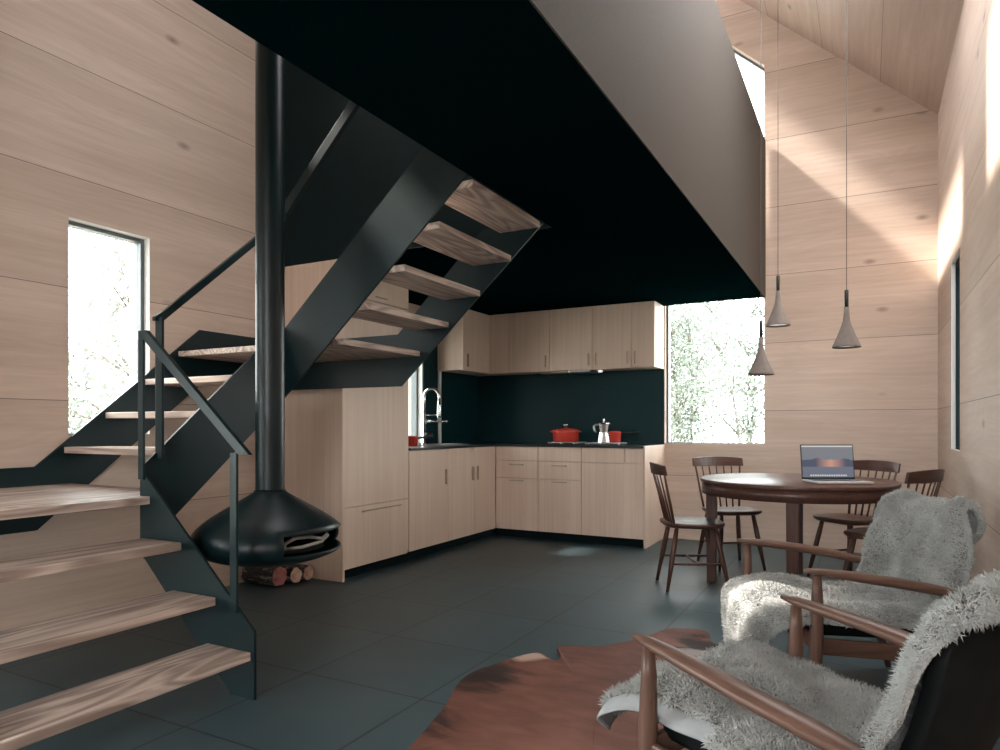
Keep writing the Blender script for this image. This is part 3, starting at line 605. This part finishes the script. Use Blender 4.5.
# dining chairs: local +X forwards, origin on the floor under the seat
def dining_chair():
    t = thing('dining_chair', 'dark walnut spindle-back dining chair', 'chair', (0, 0, 0), 'walnut dining chairs')
    W, Wv = M['dark_walnut'], M['dark_walnut_v']
    b = MB(); out = []
    for k in range(40):
        a = 2*PI*k/40; cx, sy_ = math.cos(a), math.sin(a); p = 3.2
        x = .205*math.copysign(abs(cx)**(2/p), cx); wy = (.205+.02*x/.2)*math.copysign(abs(sy_)**(2/p), sy_); out.append((x-.005, wy))
    rings = [[b.bm.verts.new((x*s, y*s, z)) for x, y in out] for s, z in ((.90, .418), (.985, .432), (1., .442), (.985, .450))]
    for a, c_ in zip(rings, rings[1:]):
        for k in range(40): b.face([a[k], a[(k+1) % 40], c_[(k+1) % 40], c_[k]])
    mid = [b.bm.verts.new((x*.6, y*.6, .443)) for x, y in out]; cen = b.bm.verts.new((0, 0, .441))
    for k in range(40): j = (k+1) % 40; b.face([rings[3][k], rings[3][j], mid[j], mid[k]]); b.face([mid[k], mid[j], cen])
    b.face(rings[0][::-1]); b.build('seat', W, t, smooth=True)
    foot = {}
    for sx in (1, -1):
        for sy_ in (1, -1):
            a = Vector((.125*sx-.005, .125*sy_, .430)); c_ = Vector((.205*sx, .180*sy_, 0)); foot[(sx, sy_)] = (a, c_)
            MB().tube([a, a.lerp(c_, .3), a.lerp(c_, .55), c_], [.014, .0185, .0175, .0105], 12).build('leg', Wv, t, smooth=True)
    pt = lambda sx, sy_, f: foot[(sx, sy_)][0].lerp(foot[(sx, sy_)][1], f)
    for sy_ in (1, -1): MB().tube([pt(1, sy_, .58), pt(1, sy_, .58).lerp(pt(-1, sy_, .58), .5), pt(-1, sy_, .58)], [.007, .010, .007], 10).build('stretcher', W, t, smooth=True)
    MB().tube([pt(1, 1, .58).lerp(pt(-1, 1, .58), .5), pt(1, -1, .58).lerp(pt(-1, -1, .58), .5)], .008, 10).build('cross_stretcher', W, t, smooth=True)
    b = MB(); pr = []
    for k in range(13):
        s = -1+2*k/12; y = .215*s; x = -.262+.045*s*s; h = .078-.012*s*s; pr.append([b.bm.verts.new(q) for q in ((x-.010, y, .772), (x+.008, y, .772), (x-.006, y, .772+h), (x-.022, y, .772+h))])
    for a, c_ in zip(pr, pr[1:]):
        for k in range(4): b.face([a[k], a[(k+1) % 4], c_[(k+1) % 4], c_[k]])
    b.face(pr[0][::-1]); b.face(pr[-1]); b.build('top_rail', W, t, bevel=.004)
    for k in range(7):
        s = -1+2*k/6; lo = Vector((-.165+.012*s*s, .150*s, .440)); hi = Vector((-.260+.042*s*s*.8, .190*s, .782)); r_ = .0088 if abs(s) == 1 else .0062
        MB().tube([lo, lo.lerp(hi, .4), hi], [r_, r_*1.15, r_*.85], 8).build('spindle', Wv, t, smooth=True)
    return t
CH = [((-1.06, 4.775), 26, 'dark walnut spindle chair nearest the kitchen end panel, seat turned towards the table'),
      ((-.95, 5.61), -55, 'dark walnut spindle chair standing below the tall window'),
      ((-.11, 5.50), 228, 'dark walnut spindle chair behind the laptop, back to the gable wall'),
      ((.10, 4.80), 152, 'dark walnut spindle chair between the far armchair and the slit window wall')]
c0 = dining_chair()
for i, ((x, y), a, l) in enumerate(CH):
    o = c0 if i == 0 else copy_tree(c0); o.location = (x, y, 0); o.rotation_euler = (0, 0, R(a)); o['label'] = l
# ------------------------------------------------------------------ armchairs: local +X forwards
def armchair():
    t = thing('armchair', 'walnut armchair', 'armchair', (0, 0, 0), 'walnut easy chairs'); W, Wv = M['walnut'], M['walnut_v']
    for s in (1, -1):
        y = .325*s
        P = [(.36, y, .574), (.315, y, .569), (.21, y+.006*s, .556), (.05, y+.014*s, .533), (-.10, y+.010*s, .506), (-.24, y-.004*s, .472), (-.30, y-.01*s, .455)]
        MB().tube(P, [(.010, .007), (.020, .013), (.028, .017), (.034, .019), (.033, .019), (.024, .016), (.016, .012)], 14, up=(0, 0, 1)).build('armrest', W, t, smooth=True)
        MB().tube([(.315, y, .556), (.315, y, .49), (.318, y, .33), (.322, y, .2), (.332, y, .0)], [.015, .019, .0245, .022, .013], 14).build('leg', Wv, t, smooth=True)
        MB().tube([(-.215, y-.004*s, .482), (-.235, y, .38), (-.262, y, .25), (-.33, y, .0)], [.015, .021, .024, .013], 14).build('leg', Wv, t, smooth=True)
        b = MB(); b.prism([(.318, y-.011, .275), (.318, y-.011, .335), (-.255, y-.011, .285), (-.25, y-.011, .225)], (0, .022, 0)); b.build('side_rail', W, t, bevel=.006)
    bx('front_rail', W, t, .300, .325, -.32, .32, .285, .345, bevel=.006); bx('back_rail', W, t, -.262, -.238, -.32, .32, .23, .29, bevel=.006)
    b = MB()                                                            # upholstered seat pad
    b.prism([(.315, -.275, .335), (.325, -.275, .375), (.30, -.275, .398), (.05, -.275, .372), (-.20, -.275, .335), (-.215, -.275, .30), (-.20, -.275, .275), (.05, -.275, .312), (.29, -.275, .325)], (0, .55, 0)); b.build('seat', M['leather'], t, bevel=.012)
    b = MB(); rows = []                                                 # tapering curved back shell
    for i in range(11):
        s = i/10; z = .30+.465*s; x = -.175-.125*s-.03*math.sin(s*PI); hw = .272-.05*s-(.09*((s-.8)/.2)**2 if s > .8 else 0); row = []
        for w_ in (0, 1):
            for k in range(9): q = -1+k/4; row.append(b.bm.verts.new((x-.035*w_+.045*q*q*(1-.3*s), hw*q, z)))
        rows.append(row)
    for a, c_ in zip(rows, rows[1:]):
        for k in range(8): b.face([a[k], a[k+1], c_[k+1], c_[k]]); b.face([a[9+k], c_[9+k], c_[10+k], a[10+k]])
        for k, m in ((0, 9), (8, 17)): b.face([a[k], c_[k], c_[m], a[m]])
    for row in (rows[0], rows[-1]):
        for k in range(8): b.face([row[k], row[k+1], row[10+k], row[9+k]])
    b.build('backrest', M['leather'], t, smooth=True, bevel=.006)
    return t
A1 = ((-.042, 3.126), 209.4); A2 = ((-.039, 1.78), 154.8)
a0 = armchair(); a0.location = (*A1[0], .011); a0.rotation_euler = (0, 0, R(A1[1])); a0['label'] = 'walnut armchair farther from the viewer, turned towards the cowhide beside the dining table'
a1 = copy_tree(a0); a1.location = (*A2[0], .011); a1.rotation_euler = (0, 0, R(A2[1])); a1['label'] = 'walnut armchair nearest the viewer, its black leather back facing us'
# ------------------------------------------------------------------ sheepskins
def interp(path, s):
    i = min(int(s*(len(path)-1)), len(path)-2); f = s*(len(path)-1)-i
    return [a+(c-a)*f for a, c in zip(path[i], path[i+1])]
def smooth_path(P, n=120):
    """resample a polyline of (f, z, half width) smoothly and evenly by length"""
    pts = np.array(P, float); d = np.r_[0, np.cumsum(np.linalg.norm(np.diff(pts[:, :2], axis=0), axis=1))]; q = np.linspace(0, d[-1], 400)
    a = np.stack([np.interp(q, d, pts[:, k]) for k in range(3)], 1)
    for _ in range(160): a[1:-1] = .5*a[1:-1]+.25*(a[:-2]+a[2:])
    return a[np.linspace(0, 399, n).astype(int)], d[-1]
def sheepskin(label, at, ang, path, folds, seed, count=75000, ln=.021, r0=.0022, wob=.022, bare=None):
    rng = np.random.default_rng(seed); NS, NT = 120, 41
    P, L = smooth_path(path, NS); ph = rng.uniform(0, 6.28, 8)
    s = np.linspace(0, 1, NS)[:, None]; tt = np.linspace(-1, 1, NT)[None, :]
    tang = np.gradient(P[:, :2], axis=0); tang /= np.linalg.norm(tang, axis=1)[:, None]
    nrm = np.stack([tang[:, 1], -tang[:, 0]], 1)                          # outward normal in the (f, z) plane
    wig = wob*(np.sin(s*17+ph[0]+(tt > 0)*2.1)+.7*np.sin(s*31+ph[1]+(tt > 0)*1.3))
    hw = P[:, 2:3]+wig*np.abs(tt)
    y = hw*tt
    off = .012+.012*np.sin(s*14+tt*3+ph[2])+.010*np.sin(s*19-tt*7+ph[3])+folds(s, tt)
    off = np.maximum(off, .006)
    edge = np.clip((np.abs(tt)-.72)/.28, 0, 1)**2
    off = off-.035*edge
    ends = .03*np.sin(tt*5+ph[4])*(np.clip((.08-s)/.08, 0, 1)+np.clip((s-.93)/.07, 0, 1))
    X = P[:, 0:1]+nrm[:, 0:1]*off+tang[:, 0:1]*ends; Z = P[:, 1:2]+nrm[:, 1:2]*off+tang[:, 1:2]*ends; Yy = y+0*X
    V = np.stack([X, Yy, Z], 2)
    th = thing('sheepskin', label, 'sheepskin', (0, 0, 0), 'grey sheepskins on the armchairs')
    me = bpy.data.meshes.new('hide'); idx = np.arange(NS*NT).reshape(NS, NT)
    F = np.stack([idx[:-1, :-1], idx[:-1, 1:], idx[1:, 1:], idx[1:, :-1]], 2).reshape(-1, 4)
    me.from_pydata(V.reshape(-1, 3).tolist(), [], F.tolist()); me.shade_smooth()
    # pile: short curly tufts growing from the outer face
    du = np.gradient(V, axis=0); dv = np.gradient(V, axis=1); N = np.cross(dv, du); N /= np.linalg.norm(N, axis=2)[:, :, None]+1e-9
    if N[NS//2, NT//2] @ np.array([nrm[NS//2, 0], 0, nrm[NS//2, 1]]) < 0: N = -N
    if me.polygons[NT*(NS//2)].normal.dot(Vector(N[NS//2, NT//2])) < 0: me.flip_normals()
    ob = link_mesh('hide', me, [M['under'], M['hide']], th); md = ob.modifiers.new('solid', 'SOLIDIFY'); md.thickness = .005; md.offset = 0; md.material_offset = 1; md.material_offset_rim = 1
    if bare:
        for pl in me.polygons:
            i_, j_ = divmod(pl.index, NT-1)
            if j_/(NT-1)*2-1 > bare[0] and i_/(NS-1) < bare[1]: pl.material_index = 1
    fs = rng.uniform(0, NS-1.001, count); ft = rng.uniform(0, NT-1.001, count)
    ne = count//9; ft[:ne] = np.where(rng.random(ne) < .5, rng.uniform(0, .6, ne), NT-1.001-rng.uniform(0, .6, ne))   # thick rim
    i0, j0 = fs.astype(int), ft.astype(int); a, c = (fs-i0)[:, None], (ft-j0)[:, None]
    bil = lambda A: A[i0, j0]*(1-a)*(1-c)+A[i0+1, j0]*a*(1-c)+A[i0, j0+1]*(1-a)*c+A[i0+1, j0+1]*a*c
    if bare:
        keep = ~((ft/(NT-1)*2-1 > bare[0]) & (fs/(NS-1) < bare[1])); fs, ft, i0, j0, a, c = fs[keep], ft[keep], i0[keep], j0[keep], a[keep], c[keep]; count = len(fs)
    p = bil(V); n = bil(N); n /= np.linalg.norm(n, axis=1)[:, None]
    clump = np.stack([np.sin(p[:, 1]*60+p[:, 0]*43+ph[5]), np.sin(p[:, 0]*57-p[:, 2]*49+ph[6]), np.sin(p[:, 2]*63+p[:, 1]*38+ph[7])], 1)
    lean = clump*.45+rng.normal(0, .45, (count, 3)); lean[:, 2] -= .25
    rim = np.clip((np.abs(ft/(NT-1)*2-1)-.86)/.14, 0, 1)[:, None]; lean[:, 1:2] += rim*np.sign(ft/(NT-1)-.5)[:, None]*1.2
    l = (ln*rng.uniform(.6, 1.25, count))[:, None]
    d1 = n+lean*.7; d1 /= np.linalg.norm(d1, axis=1)[:, None]; d2 = n*.35+lean*1.2+rng.normal(0, .35, (count, 3)); d2 /= np.linalg.norm(d2, axis=1)[:, None]
    side = np.cross(d1, rng.normal(0, 1, (count, 3))); side /= np.linalg.norm(side, axis=1)[:, None]; sd2 = np.cross(d1, side)
    q1 = p+d1*l*.5; q2 = q1+d2*l*.5
    ring = lambda q, r: [q+(side*math.cos(2*PI*k/3)+sd2*math.sin(2*PI*k/3))*r for k in range(3)]
    VV = np.stack(ring(p-n*.003, r0)+ring(q1, r0*.95)+[q2], 1).reshape(-1, 3)
    base = (np.arange(count)*7)[:, None]
    tri = np.concatenate([base+np.array([[x_]]) for x_ in ()], 0) if False else None
    quads = np.stack([base+np.array([[k, (k+1) % 3, 3+(k+1) % 3, 3+k]]) for k in range(3)], 1).reshape(-1, 4); tris = np.stack([base+np.array([[3+k, 3+(k+1) % 3, 6]]) for k in range(3)], 1).reshape(-1, 3)
    me = bpy.data.meshes.new('fleece'); nq, n3 = len(quads), len(tris)
    me.vertices.add(len(VV)); me.vertices.foreach_set('co', VV.ravel().astype(np.float32))
    me.loops.add(nq*4+n3*3); me.loops.foreach_set('vertex_index', np.r_[quads.ravel(), tris.ravel()].astype(np.int32))
    me.polygons.add(nq+n3); me.polygons.foreach_set('loop_start', np.r_[np.arange(nq)*4, nq*4+np.arange(n3)*3].astype(np.int32))
    me.update(calc_edges=True); me.validate(); me.shade_smooth()
    fo = link_mesh('fleece', me, M['fleece'], th); fo['kind'] = 'stuff'
    th.location = (*at, .011); th.rotation_euler = (0, 0, R(ang)); return th
ridge = lambda s, t: .055*np.exp(-((t+.52+.9*(s-.72))/.16)**2)*np.clip((s-.45)/.1, 0, 1)*np.clip((.82-s)/.08, 0, 1)
P1 = [(.45, .15, .17), (.47, .29, .22), (.45, .385, .29), (.36, .412, .325), (.18, .398, .325), (.02, .378, .325), (-.10, .372, .335), (-.165, .41, .33), (-.20, .52, .31), (-.24, .65, .28), (-.275, .755, .245), (-.305, .79, .235), (-.35, .785, .23), (-.37, .70, .20), (-.365, .63, .15)]
sheepskin('shaggy grey sheepskin over the farther armchair, hanging over its front edge', A1[0], A1[1], P1, ridge, 3)
flat = lambda s, t: .02*np.exp(-((t-.3)/.3)**2)*np.sin(s*9)-.03*np.clip((t-.45)/.55, 0, 1)**2*np.clip((.42-s)/.1, 0, 1)
P2 = [(.52, .31, .25), (.505, .36, .30), (.42, .405, .325), (.20, .400, .30), (.02, .378, .28), (-.10, .372, .29), (-.165, .41, .30), (-.20, .52, .31), (-.24, .65, .29), (-.27, .73, .25), (-.30, .765, .225), (-.335, .768, .21), (-.362, .74, .19), (-.368, .715, .15)]
sheepskin('shaggy grey sheepskin over the nearest armchair, pale hide showing at its front corner', A2[0], A2[1], P2, flat, 5, 95000, .027, .0019, bare=(.84, .33))
# ------------------------------------------------------------------ cowhide rug
OUT = [(-1.37, 1.88), (-1.43, 2.19), (-1.535, 2.50), (-1.52, 2.70), (-1.47, 2.88), (-1.40, 2.985), (-1.29, 2.93), (-1.27, 2.97), (-1.35, 3.12), (-1.31, 3.17), (-1.17, 3.23), (-1.03, 3.44), (-.93, 3.66), (-.84, 3.745), (-.74, 3.70), (-.68, 3.55), (-.56, 3.52), (-.40, 3.30), (-.30, 2.95), (-.33, 2.55), (-.28, 2.2), (-.36, 1.75), (-.55, 1.5), (-.52, 1.3), (-.8, 1.2), (-1.0, 1.35), (-1.3, 1.45), (-1.42, 1.65)]
pts = []
for i in range(len(OUT)):      # Catmull-Rom round the outline
    p0, p1, p2, p3 = [np.array(OUT[(i+k-1) % len(OUT)]) for k in range(4)]
    for u in np.linspace(0, 1, 6, endpoint=False): pts.append(.5*((2*p1)+(-p0+p2)*u+(2*p0-5*p1+4*p2-p3)*u*u+(-p0+3*p1-3*p2+p3)*u**3))
cen = np.mean(pts, 0); b = MB(); rng = np.random.default_rng(4); rings = []
for sc_, z in ((1.0, .001), (1.0, .007), (.985, .011), (.93, .010), (.75, .009), (.45, .009)):
    ring_ = []
    for k, p in enumerate(pts):
        q = cen+(p-cen)*sc_; zz = z+(.006*max(0, math.sin(k*.19)+math.sin(k*.47)) if z > .006 and sc_ > .9 else 0); ring_.append(b.bm.verts.new((q[0], q[1], zz)))
    rings.append(ring_)
for a, c_ in zip(rings, rings[1:]):
    for k in range(len(pts)): j = (k+1) % len(pts); b.face([a[k], a[j], c_[j], c_[k]])
cv = b.bm.verts.new((cen[0], cen[1], .009))
for k in range(len(pts)): b.face([rings[-1][k], rings[-1][(k+1) % len(pts)], cv])
props(b.build('cowhide_rug', M['cowhide'], None, smooth=True), 'reddish brown cowhide rug lying on the slate tiles before the armchairs', 'rug')
# ------------------------------------------------------------------ outdoors
structure(MB().box(-60, 40, -40, 60, -.6, -.45).build('ground', M['grass']), 'pale dry meadow around the house', 'ground')
def tree(x, y, h, w, n, label, mat, seed, leaf=.05, stems=3, zlo=.25):
    rng = np.random.default_rng(seed); t = thing('tree', label, 'tree', (x, y, -.45), 'trees outside the windows')
    b = MB(); tips = []
    for k in range(stems):
        a = rng.uniform(0, 6.28); p = [Vector((x+.12*math.cos(a)*k, y+.12*math.sin(a)*k, -.5))]
        for j in range(1, 6): p.append(Vector((x+.5*w*math.cos(a)*(j/5)**1.5*rng.uniform(.6, 1.1), y+.5*w*math.sin(a)*(j/5)**1.5*rng.uniform(.6, 1.1), -.5+h*.85*j/5)))
        b.tube(p, [.035*(1-.17*j) for j in range(6)], 8)
        for q in p[2:]:
            for _ in range(4):
                e_ = q+Vector((rng.normal(0, w*.28), rng.normal(0, w*.28), rng.uniform(.05, .5)*h*.3)); b.tube([q, q.lerp(e_, .5)+Vector((0, 0, .05)), e_], [.018, .012, .004], 5); tips.append(e_); tips.append(q.lerp(e_, .6))
    b.build('trunk', M['trunk'], t, smooth=True)
    C_ = np.array([tuple(q) for q in tips]); c = C_[rng.integers(0, len(C_), n)]+rng.normal(0, 1, (n, 3))*np.array([w*.16, w*.16, h*.075])
    c[:, 2] = np.clip(c[:, 2], -.4+zlo, None)
    d = rng.normal(0, 1, (n, 3)); d /= np.linalg.norm(d, axis=1)[:, None]; s = np.cross(d, rng.normal(0, 1, (n, 3))); s /= np.linalg.norm(s, axis=1)[:, None]
    l = leaf*rng.uniform(.6, 1.3, (n, 1)); V = np.stack([c-d*l, c+s*l*.42, c+d*l, c-s*l*.42], 1).reshape(-1, 3)-np.array([x, y, -.45])
    me = bpy.data.meshes.new('foliage'); me.from_pydata(V.tolist(), [], (np.arange(n)[:, None]*4+np.arange(4)[None, :]).tolist()); link_mesh('foliage', me, mat, t)
tree(-2.15, 9.6, 3.3, 1.0, 11000, 'leafy small tree filling the left part of the window beside the kitchen', M['leaf'], 1, .026)
tree(-1.85, 12.6, 4.2, 1.4, 12000, 'many-stemmed tree filling the right part of the window beside the kitchen', M['leaf'], 2, .032)
tree(-4.4, 16.5, 4.6, 2.2, 9000, 'bushy tree standing farther back beyond the kitchen window', M['leaf2'], 3, .06)
tree(-7.6, 5.0, 4.2, 1.5, 2600, 'sparse tree seen through the window behind the staircase', M['leaf2'], 4, .045, 2)
tree(-12.5, 7.6, 3.4, 2.6, 6000, 'pale shrub far behind the staircase window', M['leaf2'], 5, .06, 4, .0)
# ------------------------------------------------------------------ light
wd = bpy.data.worlds.new('sky'); SC.world = wd; wd.use_nodes = True; bg = wd.node_tree.nodes['Background']
bg.inputs['Color'].default_value = (.98, .975, .97, 1); bg.inputs['Strength'].default_value = 15.0
sun = bpy.data.lights.new('sun', 'SUN'); sun.energy = 22.; sun.angle = R(3.6); sun.color = (1., .93, .84)
so = bpy.data.objects.new('sun', sun); COL.objects.link(so); so.rotation_euler = Vector((1., .15, -1.05)).to_track_quat('-Z', 'Y').to_euler(); so.location = (-8, 0, 9)
def portal(c, d, sx, sy):
    L = bpy.data.lights.new('window_portal', 'AREA'); L.shape = 'RECTANGLE'; L.size = sx; L.size_y = sy; L.cycles.is_portal = True
    o = bpy.data.objects.new('window_portal', L); COL.objects.link(o); o.location = c; o.rotation_euler = Vector(d).to_track_quat('-Z', 'Z' if abs(d[2]) < .5 else 'Y').to_euler()
portal((-.4, YS-T-.02, 2.15), (0, 1, 0), 1.5, 2.5)
portal((XL-T-.02, 2.44, 1.65), (1, 0, 0), .5, 1.2); portal((XL-T-.02, 5.36, 1.44), (1, 0, 0), .48, 1.02); portal((XL-T-.02, -.875, 1.3), (1, 0, 0), 3.45, 1.9)
portal((-1.28, YB+T+.02, 2.9), (0, -1, 0), .92, 4.2)
portal((-2.9, 5.55, zroof(-2.9)+.3), (.67, 0, -.74), .85, 1.9); portal((-2.72, 3.15, zroof(-2.72)+.3), (.67, 0, -.74), 1.05, .9); portal((-.125, 4.09, zr(-.125)+.3), (-.67, 0, -.74), 1.45, 1.8)
# ------------------------------------------------------------------ camera
cam = bpy.data.cameras.new('camera'); co = bpy.data.objects.new('camera', cam); COL.objects.link(co); SC.camera = co
cam.sensor_width = 36; cam.lens = 36*.685; cam.shift_y = .051; cam.clip_start = .05
co.location = (0, 0, 1.10); co.rotation_euler = (PI/2, 0, math.atan2(367, 685))
vs = SC.view_settings; vs.view_transform = 'Standard'; vs.look = 'None'; vs.exposure = 0.; vs.gamma = 1.; vs.use_curve_mapping = False
SC.cycles.use_denoising = True; SC.cycles.max_bounces = 10; SC.cycles.diffuse_bounces = 6; SC.cycles.sample_clamp_indirect = 8.
